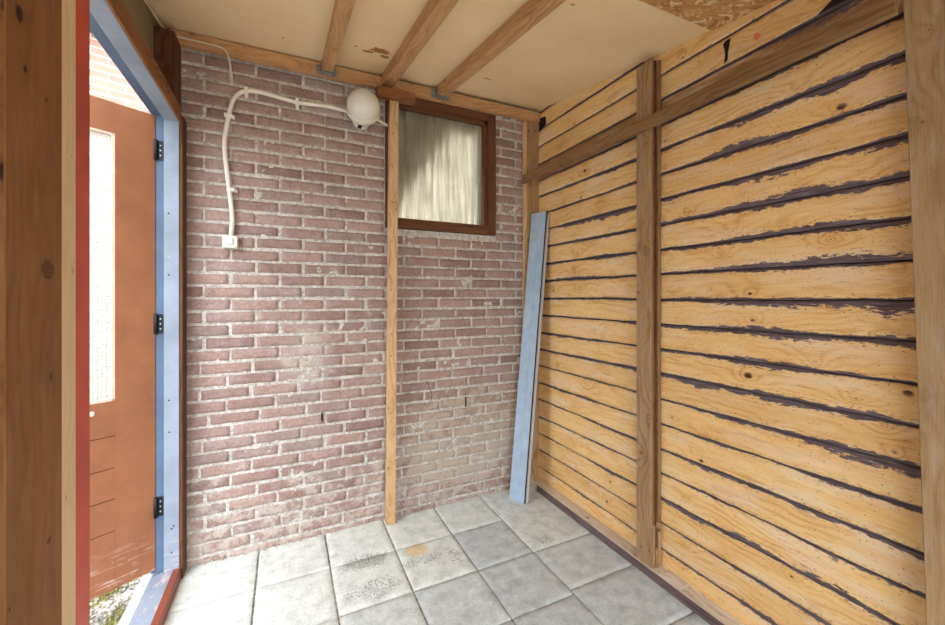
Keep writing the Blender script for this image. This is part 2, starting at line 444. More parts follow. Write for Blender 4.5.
t.base(col); t.rough(0.95); t.bump(vv.outputs['Distance'], 0.5, 0.01)
M['gravel'] = t.m
t = NT('pale_paving_outside')
t.base(t.ramp(t.noise(t.coord(), 3.0, 4), [(0.3, (120, 118, 110)), (0.7, (150, 146, 138))]))
M['yard'] = t.m

# ------------------------------------------------------------------ mesh helpers
def link(name, me, parent=None):
    o = bpy.data.objects.new(name, me)
    COL.objects.link(o)
    if parent is not None: o.parent = parent
    return o

class MB:
    """collects boxes (with grain UVs), prisms, tubes; builds ONE mesh object"""
    def __init__(s):
        s.v = []; s.f = []; s.uv = []; s.mi = []; s.rnd = []; s.sm = []
    def quadset(s, verts, faces, uvs, mi=0, rnd=(0.5, 0, 0, 1), smooth=False):
        b = len(s.v)
        s.v += [tuple(p) for p in verts]
        for f, u in zip(faces, uvs):
            s.f.append([b + i for i in f]); s.uv.append(u); s.mi.append(mi); s.rnd.append(rnd); s.sm.append(smooth)
    def box(s, x0, x1, y0, y1, z0, z1, grain='z', mi=0, warp=None, seed=None, segs=1, rnd=(0.5, 0, 0, 1), bev=0.0015):
        rg = random.Random(seed if seed is not None else int(1000 * (x0 * 3 + y0 * 7 + z0 * 11)))
        ou, ov = rg.uniform(0, 20), rg.uniform(0, 20)
        gi = 'xyz'.index(grain)
        bm = bmesh.new()
        ret = bmesh.ops.create_cube(bm, size=1.0)
        for vt in bm.verts:
            vt.co = Vector((x0 + (vt.co.x + .5) * (x1 - x0), y0 + (vt.co.y + .5) * (y1 - y0), z0 + (vt.co.z + .5) * (z1 - z0)))
        m = min(x1 - x0, y1 - y0, z1 - z0)
        if bev > 0 and m > 4 * bev:
            bmesh.ops.bevel(bm, geom=bm.edges[:], offset=bev, segments=1, affect='EDGES')
        if segs > 1:
            L = [(x0, x1), (y0, y1), (z0, z1)][gi]
            for k in range(1, segs):
                pt = [0, 0, 0]; pt[gi] = L[0] + (L[1] - L[0]) * k / segs
                no = [0, 0, 0]; no[gi] = 1
                bmesh.ops.bisect_plane(bm, geom=bm.verts[:] + bm.edges[:] + bm.faces[:], plane_co=pt, plane_no=no)
        bm.verts.index_update()
        bm.normal_update()
        vs, fs, us = [v.co.copy() for v in bm.verts], [], []
        for f in bm.faces:
            n = f.normal; ax = max(range(3), key=lambda i: abs(n[i]))
            if ax == gi: a, b2 = [(gi + 1) % 3, (gi + 2) % 3]
            else: a = gi; b2 = 3 - gi - ax
            fs.append([v.index for v in f.verts])
            us.append([(v.co[a] + ou, v.co[b2] + ov + ax * 1.37) for v in f.verts])
        bm.free()
        if warp: vs = [warp(Vector(p)) for p in vs]
        s.quadset(vs, fs, us, mi, rnd)
    def tube(s, pts, r, n=10, mi=0, cap=True):
        pts = [Vector(p) for p in pts]
        rings = []
        prev = None
        for i, p in enumerate(pts):
            d = (pts[min(i + 1, len(pts) - 1)] - pts[max(i - 1, 0)]).normalized()
            if prev is None:
                a = d.orthogonal().normalized()
            else:
                a = (prev - d * prev.dot(d)).normalized()
            prev = a
            b = d.cross(a)
            rr = r[i] if isinstance(r, (list, tuple)) else r
            rings.append([p + (a * math.cos(2 * math.pi * k / n) + b * math.sin(2 * math.pi * k / n)) * rr for k in range(n)])
        vs = [q for rg in rings for q in rg]
        fs = []
        for i in range(len(rings) - 1):
            for k in range(n):
                k2 = (k + 1) % n
                fs.append([i * n + k, i * n + k2, (i + 1) * n + k2, (i + 1) * n + k])
        if cap:
            fs.append(list(range(n))[::-1]); fs.append([(len(rings) - 1) * n + k for k in range(n)])
        us = [[(vs[i].x + vs[i].y, vs[i].z) for i in f] for f in fs]
        s.quadset(vs, fs, us, mi, smooth=True)
    def lathe(s, prof, centre, axis, n=36, mi=0):
        axis = Vector(axis).normalized(); a = axis.orthogonal().normalized(); b = axis.cross(a); c = Vector(centre)
        vs, fs = [], []
        for (r, h) in prof:
            for k in range(n):
                an = 2 * math.pi * k / n
                vs.append(c + axis * h + (a * math.cos(an) + b * math.sin(an)) * r)
        for i in range(len(prof) - 1):
            for k in range(n):
                k2 = (k + 1) % n
                fs.append([i * n + k, i * n + k2, (i + 1) * n + k2, (i + 1) * n + k])
        fs.append(list(range(n))[::-1]); fs.append([(len(prof) - 1) * n + k for k in range(n)])
        us = [[(vs[i].x, vs[i].z) for i in f] for f in fs]
        s.quadset(vs, fs, us, mi, smooth=True)
    def build(s, name, mats, parent=None, origin=None):
        me = bpy.data.meshes.new(name)
        org = Vector(origin) if origin is not None else Vector((0, 0, 0))
        me.from_pydata([tuple(Vector(p) - org) for p in s.v], [], s.f)
        uvl = me.uv_layers.new(name='UVMap')
        ca = me.color_attributes.new('rnd', 'FLOAT_COLOR', 'CORNER')
        uvl = me.uv_layers['UVMap']; ca = me.color_attributes['rnd']
        for p, uvs, mi, rn, sm in zip(me.polygons, s.uv, s.mi, s.rnd, s.sm):
            p.material_index = mi; p.use_smooth = sm
            for k in range(p.loop_total):
                uvl.data[p.loop_start + k].uv = uvs[k]
                ca.data[p.loop_start + k].color = rn
        for m in (mats if isinstance(mats, (list, tuple)) else [mats]): me.materials.append(m)
        bm = bmesh.new(); bm.from_mesh(me); bmesh.ops.recalc_face_normals(bm, faces=bm.faces[:]); bm.to_mesh(me); bm.free()
        o = link(name, me, parent)
        if origin is not None: o.location = org
        return o

def tag(o, label, cat, group=None, kind=None):
    o['label'] = label; o['category'] = cat
    if group: o['group'] = group
    if kind: o['kind'] = kind
    return o
def struct(o, label=None, cat=None):
    o['kind'] = 'structure'
    if label: o['label'] = label
    if cat: o['category'] = cat
    return o
def empty(name, loc, label, cat, group=None):
    o = bpy.data.objects.new(name, None); COL.objects.link(o); o.location = loc
    o.empty_display_size = 0.05
    return tag(o, label, cat, group)
def attach(child, root):
    child.parent = root
    child.matrix_parent_inverse = Matrix.Translation(-Vector(root.location))
    return child
def nz(x, y, z=0.0): return noise.noise(Vector((x, y, z)))

YW = 2.217                       # face of the brick wall
XL, XR = -0.425, 1.53            # door side, plank side
def ceil_z(x, y): return 2.127 + 0.157 * y + 0.02 * x

# ------------------------------------------------------------------ floor of paving slabs
def build_floor():
    mb = MB()
    P = 0.305
    xs = [-0.422 + P * k for k in range(6)] + [1.56]
    ys = [2.234 - P * k for k in range(11)] + [-1.05]
    for i in range(len(xs) - 1):
        yy = ys if i < 5 else [2.234, 1.624, 1.345] + [1.345 - P * q for q in range(1, 7)] + [-1.05]     # the last row of slabs is laid out of step
        for j in range(len(yy) - 1):
            x0, x1, y1, y0 = xs[i], xs[i + 1], yy[j], yy[j + 1]
            if y1 - y0 < 0.02: continue
            g = 0.0040
            gy = 0.0008 if i <= 1 else 0.0034
            if i == 0 and x0 < -0.4: x0 -= 0.02
            rg = random.Random(i * 17 + j * 5)
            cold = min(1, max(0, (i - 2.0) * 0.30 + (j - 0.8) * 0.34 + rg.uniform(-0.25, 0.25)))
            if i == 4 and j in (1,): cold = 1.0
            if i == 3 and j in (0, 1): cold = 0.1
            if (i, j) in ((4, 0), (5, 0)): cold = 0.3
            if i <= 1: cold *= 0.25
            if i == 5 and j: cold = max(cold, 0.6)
            tz = rg.uniform(-0.0012, 0.0012)
            sx, sy = rg.uniform(-0.004, 0.004), rg.uniform(-0.004, 0.004)
            N = 14
            vs, fs, us = [], [], []
            for a in range(N + 1):
                for b in range(N + 1):
                    fx = (0, 0.009, *[0.009 + 0.982 * q / (N - 2) for q in range(1, N - 2)], 0.991, 1.0)[a]
                    fy = (0, 0.009, *[0.009 + 0.982 * q / (N - 2) for q in range(1, N - 2)], 0.991, 1.0)[b]
                    x = x0 + g + (x1 - x0 - 2 * g) * fx; y = y0 + gy + (y1 - y0 - 2 * gy) * fy
                    z = tz + sx * (fx - .5) + sy * (fy - .5) + 0.0012 * nz(x * 9, y * 9) + 0.0005 * nz(x * 40, y * 40)
                    if a in (0, N) or b in (0, N):
                        z -= 0.0025
                        e = 0.0016 * nz(x * 30, y * 30, 4)
                        x += e; y += e
                    vs.append(Vector((x, y, z)))
            for a in range(N):
                for b in range(N):
                    fs.append([a * (N + 1) + b, (a + 1) * (N + 1) + b, (a + 1) * (N + 1) + b + 1, a * (N + 1) + b + 1])
            n0 = len(vs)
            per = [a * (N + 1) for a in range(N + 1)] + [N * (N + 1) + b for b in range(1, N + 1)] + [a * (N + 1) + N for a in range(N - 1, -1, -1)] + [b for b in range(N - 1, 0, -1)]
            for q in per: vs.append(vs[q] - Vector((0, 0, 0.02)))
            for k in range(len(per)):
                k2 = (k + 1) % len(per)
                fs.append([per[k], per[k2], n0 + k2, n0 + k])
            us = [[(vs[q].x, vs[q].y) for q in f] for f in fs]
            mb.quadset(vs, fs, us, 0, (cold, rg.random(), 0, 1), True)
    mb.box(-0.45, 1.6, -1.05, 2.3, -0.05, -0.007, 'x', mi=1, bev=0)
    return mb.build('floor', [M['slab'], M['joint']])
struct(build_floor())

# ------------------------------------------------------------------ brick wall
WX0, WX1, WZ0, WZ1 = 0.506, 1.214, 1.646, 2.412       # window opening
def build_bricks():
    mb = MB()
    P, C = 0.214, 0.0608
    zref, xref = 1.431 - 0.003, -0.346
    k0 = -24
    rows = range(k0, 19)
    for k in rows:
        z0 = zref + k * C + 0.0060; z1 = zref + (k + 1) * C - 0.0060
        if z1 < 0.01 or z0 > 2.52: continue
        z0 = max(z0, -0.02)
        off = xref if k % 2 else xref + P / 2
        # rows wander a little
        x = off - 3 * P
        rg = random.Random(k * 31 + 5)
        if k < -8: x += rg.uniform(-0.02, 0.02)
        while x < 1.62:
            a = x + 0.0055 + rg.uniform(-0.003, 0.003); b = x + P - 0.0055 + rg.uniform(-0.003, 0.003)
            x += P
            a = max(a, -0.58); b = min(b, 1.60)
            if b - a < 0.02: continue
            segs = [(a, b)]
            if z1 > WZ0 - 0.01 and z0 < WZ1:
                segs = []
                if a < WX0 - 0.004: segs.append((a, min(b, WX0 - 0.004)))
                if b > WX1 + 0.006: segs.append((max(a, WX1 + 0.006), b))
            for (p, q) in segs:
                if q - p < 0.012: continue
                dz = rg.uniform(-0.0018, 0.0018); dy = rg.uniform(-0.002, 0.002)
                NX = max(2, int((q - p) / 0.018)); NZ = 4
                vs, fs = [], []
                fx = [0.0, min(0.3, 0.0022 / (q - p))]; fx += [fx[1] + (1 - 2 * fx[1]) * i / (NX - 2) for i in range(1, NX - 1)] + [1.0] if NX > 2 else [1.0]
                NX = len(fx) - 1
                fz = [0.0, 0.05, 0.35, 0.65, 0.95, 1.0]; NZ = 5
                for i in range(NX + 1):
                    for j in range(NZ + 1):
                        X = p + (q - p) * fx[i]; Z = z0 + (z1 - z0) * fz[j]
                        edge = (i in (0, NX)) or (j in (0, NZ))
                        X2 = X + (0.0022 * nz(X * 40, Z * 40, 1) if (edge or i in (1, NX - 1)) else 0)
                        Z2 = Z + dz + 0.0022 * nz(X * 26, Z * 26, 2) + 0.0015 * nz(X * 90, Z * 90, 2) + 0.002 * nz(X * 3, k * 7.7, 2)
                        Y = YW + dy + 0.0022 * nz(X * 22, Z * 22, 3) + (0.0055 if edge else 0)
                        vs.append(Vector((X2, Y, Z2)))
                for i in range(NX):
                    for j in range(NZ):
                        fs.append([i * (NZ + 1) + j, (i + 1) * (NZ + 1) + j, (i + 1) * (NZ + 1) + j + 1, i * (NZ + 1) + j + 1])
                us = [[(vs[t].x, vs[t].z) for t in f] for f in fs]
                mb.quadset(vs, fs, us, 0, (rg.random(), rg.random(), 0, 1), True)
    # mortar bed, fills the space between the bricks
    s = 0.0125
    nx = int((1.60 + 0.58) / s); nzn = int(2.56 / s)
    vid = {}
    vs, fs = [], []
    def vert(i, j):
        if (i, j) not in vid:
            X, Z = -0.58 + i * s, -0.02 + j * s
            vid[(i, j)] = len(vs)
            vs.append(Vector((X, YW + 0.0032 + 0.0022 * nz(X * 35, Z * 35, 7) + 0.0025 * nz(X * 7, Z * 7, 8), Z)))
        return vid[(i, j)]
    for i in range(nx):
        for j in range(nzn):
            X, Z = -0.58 + (i + .5) * s, -0.02 + (j + .5) * s
            if WX0 - 0.002 < X < WX1 + 0.002 and WZ0 < Z < WZ1: continue
            fs.append([vert(i, j), vert(i + 1, j), vert(i + 1, j + 1), vert(i, j + 1)])
    us = [[(vs[t].x, vs[t].z) for t in f] for f in fs]
    mb.quadset(vs, fs, us, 1, smooth=True)
    # body of the wall behind the faces
    for (a, b, c, d) in ((-0.58, WX0, -0.05, 2.56), (WX1, 1.60, -0.05, 2.56), (WX0, WX1, -0.05, WZ0), (WX0, WX1, WZ1, 2.56)):
        mb.box(a, b, YW + 0.013, YW + 0.10, c, d, 'x', mi=1, bev=0)
    # crumbled mortar heaped at the foot of the wall
    for q in range(150):
        x = random.uniform(-0.40, 0.45) if q < 95 else random.uniform(0.6, 1.25)
        r = random.uniform(0.002, 0.006)
        mb.lathe([(r * .5, -r * .4), (r, 0), (r * .5, r * .5)], (x, YW - random.uniform(0.0, 0.018) ** 1.0, r * .3 + random.uniform(0, .004)), (random.uniform(-.4, .4), random.uniform(-.4, .4), 1), 6, 1)
    return mb.build('wall_back', [M['brick'], M['mortar']])
struct(build_bricks())

for (hx, hz0, hz1) in ((0.174, 0.601, 0.643), (1.005, 0.575, 0.637)):
    mb = MB()
    mb.box(hx - 0.004, hx + 0.004, 2.2115, 2.2150, hz0, hz1, 'z', bev=0)
    c = mb.build('hole', M['dark_back']); c.parent = bpy.data.objects['wall_back']

# ------------------------------------------------------------------ plank wall
PITCH = 0.1125
Z0P = 1.244
BAND = {   # gap index -> band below the gap / above the gap at y = 2.1, 1.2, 0.85, 0.45 (metres)
    9: ((.001, .001, .001, .001), (.001, .001, .001, .001)),
    8: ((.004, .003, .014, .022), (.001, .001, .003, .012)),
    7: ((.006, .008, .014, .010), (.002, .004, .004, .002)),
    6: ((.006, .010, .014, .016), (.003, .004, .003, .012)),
    5: ((.004, .003, .008, .014), (.002, .003, .012, .006)),
    4: ((.010, .018, .014, .014), (.003, .002, .003, .004)),
    3: ((.005, .008, .012, .018), (.006, .006, .022, .014)),
    2: ((.008, .006, .016, .020), (.002, .004, .010, .006)),
    1: ((.006, .003, .008, .008), (.006, .004, .018, .010)),
    0: ((.005, .006, .014, .030), (.002, .004, .008, .006)),
    -1: ((.006, .008, .020, .020), (.004, .003, .010, .004)),
    -2: ((.007, .006, .014, .006), (.002, .003, .010, .008)),
    -3: ((.008, .014, .018, .004), (.004, .002, .006, .010)),
    -4: ((.003, .004, .008, .016), (.003, .002, .004, .010)),
    -5: ((.010, .003, .006, .008), (.004, .002, .002, .006)),
    -6: ((.004, .006, .012, .006), (.004, .003, .004, .006)),
    -7: ((.006, .003, .004, .004), (.003, .003, .004, .005)),
    -8: ((.004, .006, .006, .012), (.002, .006, .012, .010)),
    -9: ((.003, .003, .006, .006), (.003, .003, .004, .006)),
    -10: ((.003, .004, .006, .008), (.002, .003, .005, .006)),
}
YK = (2.1, 1.2, 0.85, 0.45)
def band(k, y, side):
    a = BAND.get(k, ((.003,) * 4, (.002,) * 4))[side]
    if y >= YK[0]: b = a[0]
    elif y <= YK[3]: b = a[3]
    else:
        for i in range(3):
            if YK[i + 1] <= y <= YK[i]:
                f = (YK[i] - y) / (YK[i] - YK[i + 1]); b = a[i] + (a[i + 1] - a[i]) * f; break
    b *= 1.1 + 1.5 * nz(y * 4.2, k * 3.3, side * 5.0)
    return max(0.0006, b)
def gapline(k, y):
    return Z0P + k * PITCH + 0.005 * nz(y * 1.3, k * 9.1, 0.3) + 0.0016 * nz(y * 13, k * 4.1, 1.3)
def build_planks():
    bm_v, bm_f, uv, bark, rnd = [], [], [], [], []
    YA, YB, N = -1.0, 2.222, 268
    for k in range(-11, 12):
        rg = random.Random(k * 13 + 3)
        pr = rg.random(); ou = rg.uniform(0, 30)
        brown = 1.0 if k == 7 else 0.0
        rows = 9
        base = len(bm_v)
        info = []
        for i in range(N + 1):
            y = YA + (YB - YA) * i / N
            zb, zt = gapline(k, y) + 0.0016, gapline(k + 1, y) - 0.0016
            zt = min(zt, ceil_z(XR, y) + 0.01)
            zb = max(zb, 0.035); 
            if zt < zb + 0.004: zb = zt - 0.004 if k > 0 else zb; zt = zb + 0.004
            # bark edge also falls back where the band is wide
            for j in range(rows + 1):
                f = j / rows
                z = zb + (zt - zb) * f
                x = XR + 0.004 * f + 0.0012 * nz(y * 6, z * 20, k)
                if j == 0: x += 0.0025
                if j == rows: x += 0.003
                bm_v.append((x, y, z))
                info.append((zt - z, z - zb, band(k + 1, y, 0), band(k, y, 1), y + ou, z + k * 0.31))
            bm_v.append((XR + 0.022, y, zb)); info.append((0.1, 0, 0, 1, y + ou, z))
            bm_v.append((XR + 0.022, y, zt)); info.append((0, 0.1, 1, 0, y + ou, z))
        S = rows + 3
        def addf(idx):
            bm_f.append([base + q for q in idx]); uv.append([(info[q][4], info[q][5]) for q in idx])
            bark.append([(info[q][0], info[q][1], info[q][2], info[q][3]) for q in idx]); rnd.append((pr, brown, 0, 1))
        for i in range(N):
            for j in range(rows):
                addf([i * S + j, i * S + j + 1, (i + 1) * S + j + 1, (i + 1) * S + j])
            addf([i * S + rows + 1, i * S, (i + 1) * S, (i + 1) * S + rows + 1])
            addf([i * S + rows, i * S + rows + 2, (i + 1) * S + rows + 2, (i + 1) * S + rows])
    me = bpy.data.meshes.new('wall_right')
    me.from_pydata(bm_v, [], bm_f)
    u = me.uv_layers.new(name='UVMap'); c1 = me.color_attributes.new('rnd', 'FLOAT_COLOR', 'CORNER'); c2 = me.color_attributes.new('bark', 'FLOAT_COLOR', 'CORNER')
    u = me.uv_layers['UVMap']; c1 = me.color_attributes['rnd']; c2 = me.color_attributes['bark']
    for p in me.polygons:
        p.use_smooth = True
        for q in range(p.loop_total):
            u.data[p.loop_start + q].uv = uv[p.index][q]
            c1.data[p.loop_start + q].color = rnd[p.index]
            c2.data[p.loop_start + q].color = bark[p.index][q]
    me.materials.append(M['plank'])
    o = link('wall_right', me)
    mb = MB()
    mb.box(XR + 0.018, XR + 0.06, -1.0, 2.30, -0.02, 2.55, 'y', bev=0)
    b = mb.build('plank_backing', M['dark_back'], o)
    return o
struct(build_planks())

# ------------------------------------------------------------------ ceiling
def ceil_board(name, y0, y1, x0, x1, mat, drop=0.0):
    mb = MB()
    n = 8
    def w(p):
        return Vector((p.x, p.y, p.z + ceil_z(p.x, p.y) - drop))
    mb.box(x0, x1, y0, y1, 0.0, 0.014, 'y', warp=w, bev=0)
    return mb.build(name, mat)
struct(ceil_board('ceiling', 1.012, 2.24, -0.53, 1.56, M['cream']))
struct(ceil_board('ceiling', -1.05, 1.010, -0.53, 1.56, M['osb'], 0.002))

# ------------------------------------------------------------------ walls on the door side
mb = MB()
mb.box(-0.53, -0.505, 1.10, 2.22, 2.09, 2.46, 'y')
o = struct(mb.build('wall_left', M['grey_panel']))
mb = MB()
mb.box(-0.5045, -0.432, 2.085, 2.206, 2.101, 2.40, 'z', seed=77)
c = mb.build('corner_stud', M['stud']); c.parent = o
mb = MB()
for k in range(13):
    mb.box(-0.50, -0.445, -1.0, 1.18, 0.002 + k * 0.158, 0.155 + k * 0.158, 'y', seed=k)
struct(mb.build('wall_left', M['grey_panel']))

# ------------------------------------------------------------------ door with its frame
D = empty('door_1', (-0.515, 2.15, 0.0), 'orange-brown outer door standing open with wired glass in a blue-grey frame', 'door')
D['kind'] = 'structure'
mb = MB()
mb.box(-0.480, XL, 2.132, 2.20, 0.045, 2.085, 'z')
mb.box(-0.480, XL - 0.001, 1.18, 2.132, 2.028, 2.085, 'y')
fr = attach(mb.build('frame', M['blue_paint']), D)
mb = MB()
mb.box(-0.530, -0.4805, 2.152, 2.21, 0.045, 2.10, 'z')
mb.box(-0.530, -0.4805, 1.18, 2.152, 2.052, 2.10, 'y')
attach(mb.build('frame_rebate', M['blue_rebate']), D)['label'] = 'darker blue rebate behind the door'
mb = MB()
mb.box(-0.53, XL, 1.178, 1.252, 0.0, 2.028, 'z')
attach(mb.build('jamb', M['red_paint']), D)['label'] = 'red painted near jamb'
mb = MB()
def sl(p): return Vector((p.x, p.y, p.z - max(0, (-0.447 - p.x)) * 0.22))
mb.box(-0.530, -0.447, 1.18, 2.20, 0.004, 0.048, 'y', warp=sl)
attach(mb.build('threshold', M['blue_paint']), D)
mb = MB()
mb.box(-0.447, -0.420, 1.18, 2.20, 0.0, 0.053, 'y')
attach(mb.build('threshold_strip', M['red_edge']), D)['label'] = 'red-brown inner edge of the threshold'
mb = MB()
mb.box(XL, XL + 0.013, 2.135, 2.212, 0.0, 2.06, 'z')
attach(mb.build('edge_strip', M['stud']), D)
mb = MB()
def trimw(p): return p
mb.box(XL - 0.02, XL + 0.006, 1.16, 2.15, 2.030, 2.098, 'y')
attach(mb.build('head_trim', M['trim_brown']), D)

# leaf, built in its own frame: a along the leaf, b thickness away from the room
DIR = Vector((-0.856, -0.517, 0)).normalized(); NRM = Vector((DIR.y, -DIR.x, 0)) * 1.0
NRM = Vector((-0.517, 0.856, 0)).normalized()
HP = Vector((-0.513, 2.148, 0))
def leafw(p): return HP + DIR * p.x + NRM * p.y + Vector((0, 0, p.z))
mb = MB()
T = 0.038
GA, GB, GZ0, GZ1 = 0.135, 0.70, 0.83, 1.922
def lb(a0, a1, z0, z1, b0=0.0, b1=T, bev=0.001): mb.box(a0, a1, b0, b1, z0, z1, 'z', warp=leafw, bev=bev)
lb(0.0, GA, 0.062, 2.046)
lb(GB, 0.83, 0.062, 2.046)
lb(GA, GB, GZ1, 2.046, bev=0)
lb(GA, GB, 0.062, GZ0, 0.006, T, bev=0)
zz = [0.062, 0.30, 0.43, 0.557, 0.688, GZ0]
for a, b in zip(zz[:-1], zz[1:]):
    lb(GA, GB, a + (0.002 if a > 0.1 else 0), b - (0.002 if b < 0.8 else 0), 0.0, 0.006, bev=0)
leaf = attach(mb.build('door_leaf', M['door_paint']), D)
mb = MB()
for (a0, a1, z0, z1) in ((GA, GA + 0.009, GZ0, GZ1), (GB - 0.009, GB, GZ0, GZ1), (GA, GB, GZ0, GZ0 + 0.009), (GA, GB, GZ1 - 0.009, GZ1)):
    mb.box(a0, a1, 0.002, T - 0.004, z0, z1, 'z', warp=leafw, bev=0)
c = mb.build('glazing_bead', M['bead']); c.parent = leaf
mb = MB()
mb.box(GA + 0.009, GB - 0.009, 0.018, 0.023, GZ0 + 0.009, GZ1 - 0.009, 'z', warp=leafw, bev=0)
pane = mb.build('glass_pane', M['wired_glass']); pane.parent = leaf
mb = MB()
a = GA + 0.022
while a < GB - 0.01:
    mb.tube([leafw(Vector((a, 0.017, GZ0 + 0.01))), leafw(Vector((a, 0.017, GZ1 - 0.01)))], 0.00035, 5); a += 0.0135
z = GZ0 + 0.02
while z < GZ1 - 0.01:
    mb.tube([leafw(Vector((GA + 0.009, 0.017, z))), leafw(Vector((GB - 0.009, 0.017, z)))], 0.00035, 5); z += 0.0135
c = mb.build('wire_mesh', M['wire']); c.parent = leaf
mb = MB()
pc = leafw(Vector((0.205, 0.0, 0.792)))
mb.lathe([(0.010, 0.0), (0.010, 0.003), (0.006, 0.003)], pc, -NRM, 20)
c = mb.build('grommet', M['bead']); c.parent = leaf
for hz in (1.895, 1.135, 0.335):
    mb = MB()
    mb.box(-0.5135, -0.484, 2.1475, 2.1515, hz - 0.042, hz + 0.042, 'z', bev=0.0005)
    mb.tube([(-0.510, 2.141, hz - 0.044), (-0.510, 2.141, hz + 0.044)], 0.007, 12)
    h = attach(mb.build('hinge', M['black']), D)
    mb = MB()
    for dz in (-0.022, 0.0, 0.022):
        mb.lathe([(0.0032, 0), (0.0032, 0.001), (0.002, 0.0016)], (-0.495, 2.1475, hz + dz), (0, -1, 0), 10)
    s_ = mb.build('screw', M['screw']); s_.parent = h
    s_.matrix_parent_inverse = Matrix.Translation(Vector((0.515, -2.15, 0)))
    s_.matrix_parent_inverse = Matrix.Identity(4)

# screw holes and bolts of the far jamb
for hz, hx in ((1.62, -0.463), (1.35, -0.462), (0.80, -0.462), (0.66, -0.46), (0.245, -0.445), (0.235, -0.452), (0.13, -0.452)):
    mb = MB()
    mb.lathe([(0.0035, 0), (0.0035, 0.0006), (0.0015, 0.0008)], (hx, 2.132, hz), (0, -1, 0), 10)
    attach(mb.build('screw_hole', M['black']), D)

# ------------------------------------------------------------------ near left boards
mb = MB()
mb.box(-0.425, -0.400, 1.03, 1.112, 0.0, 2.28, 'z', seed=5)
tag(mb.build('timber_strip', M['edge_pale'], origin=None), 'narrow pale planed strip standing between the wide brown board and the red jamb', 'timber')
def knotted(p): return p
mb = MB()
mb.box(-0.425, -0.370, 0.813, 0.976, 0.0, 2.24, 'z', seed=21)
brd = mb.build('wide_board', M['near_left'])
tag(brd, 'wide dark brown upright board with knots at the left edge, beside the red door jamb', 'board')
def knot(cy, cz, ry, rz, seed):
    rg = random.Random(seed)
    mb = MB()
    n = 22; vs = [Vector((-0.3690, cy, cz))]
    for k in range(n):
        an = 2 * math.pi * k / n; w = 1 + rg.uniform(-.1, .1)
        vs.append(Vector((-0.3694, cy + ry * w * math.cos(an), cz + rz * w * math.sin(an))))
    fs = [[0, 1 + k, 1 + (k + 1) % n] for k in range(n)]
    mb.quadset(vs, fs, [[(vs[q].y, vs[q].z) for q in f] for f in fs])
    c = mb.build('knot', M['post_dark']); c.parent = brd
for a in ((0.927, 1.300, 0.020, 0.016, 1), (0.922, 1.59, 0.004, 0.004, 2), (0.930, 0.832, 0.007, 0.005, 3), (0.948, 0.62, 0.003, 0.018, 4), (0.838, 0.515, 0.006, 0.006, 5), (0.862, 0.425, 0.013, 0.014, 6)):
    knot(*a)

# ------------------------------------------------------------------ posts, sill, rail on the plank side
mb = MB()
def wav(p): return Vector((p.x + 0.002 * nz(p.y * 5, 1, 1), p.y, p.z + (0.002 * nz(p.y * 9, 2, 2) if p.z > 0.02 else 0)))
mb.box(1.467, XR + 0.012, -1.0, 2.214, 0.006, 0.044, 'y', warp=wav, segs=60)
sill = mb.build('sill_beam', M['sill'])
tag(sill, 'low weathered timber sill lying on the paving along the foot of the plank wall', 'beam')
mb = MB()
mb.box(1.4655, 1.4672, -1.0, 2.12, 0.001, 0.040, 'y', warp=lambda p: Vector((p.x + 0.002 * nz(p.y * 5, 1, 1), p.y, p.z)), segs=60, bev=0)  # thin strip that makes the sill front darker than its top
c = mb.build('dark_edge', M['sill_dark']); c.parent = sill; c['label'] = 'dark front edge'

post = empty('wall_post', (1.50, 1.275, 0.044), 'upright laminated brown timber post in the middle of the plank wall', 'post')
mb = MB()
mb.box(1.467, 1.4745, 1.243, 1.322, 0.045, 2.31, 'z', seed=3)
attach(mb.build('face_board', M['post']), post)
mb = MB()
mb.box(1.4755, 1.489, 1.2445, 1.322, 0.20, 2.318, 'z', seed=4)
mb.box(1.5085, 1.5275, 1.238, 1.322, 0.24, 2.318, 'z', seed=6)
attach(mb.build('inner_board', M['rail']), post)['label'] = 'browner boards behind the face board'
mb = MB()
mb.box(1.4895, 1.508, 1.2475, 1.322, 0.22, 2.318, 'z', seed=5)
attach(mb.build('core_board', M['post_dark']), post)['label'] = 'dark board deep in the laminated post'
mb = MB()
mb.box(1.4755, 1.4880, 1.236, 1.30, 0.046, 0.235, 'z', seed=8)
mb.box(1.4885, 1.5070, 1.232, 1.30, 0.046, 0.130, 'z', seed=9)
mb.box(1.5075, 1.5275, 1.236, 1.30, 0.046, 0.200, 'z', seed=10)
attach(mb.build('foot_block', M['post']), post)
mb = MB()
mb.box(1.47, 1.526, 1.10, 1.20, 0.0455, 0.051, 'y', seed=12)
tag(mb.build('wood_offcut', M['sill']), 'thin offcut of wood lying on the sill in front of the middle post', 'offcut')

cp = empty('corner_post', (1.49, 2.19, 0.0), 'thin brown upright post in the corner between brick and plank walls', 'post')
mb = MB()
mb.box(1.442, XR + 0.004, 2.192, 2.2125, 0.0, 2.462, 'z', seed=31)
attach(mb.build('board', M['post']), cp)
mb = MB()
mb.box(1.414, 1.4415, 2.196, 2.2120, 0.046, 2.410, 'z', seed=33)
attach(mb.build('edge_lath', M['batten']), cp)['label'] = 'paler narrow lath'

mb = MB()
def railw(p):
    f = max(0.0, (p.y - 1.3) / 0.9)
    return Vector((p.x - 0.050 * f, p.y, p.z - 0.006 * f))
mb.box(1.445, 1.466, 0.458, 2.186, 2.000, 2.052, 'y', warp=railw, segs=16, seed=41)
tag(mb.build('cross_rail', M['rail']), 'long brown horizontal rail nailed across the posts near the top of the plank wall', 'rail')

mb = MB()
def nearw(p): return Vector((p.x, p.y - (2.1 - p.z) * 0.026, p.z))
mb.box(1.467, 1.52, 0.27, 0.452, 0.046, 2.215, 'z', warp=nearw, seed=45)
tag(mb.build('leaning_post', M['near_right']), 'broad weathered upright board at the right edge, leaning slightly, in front of the planks', 'post')

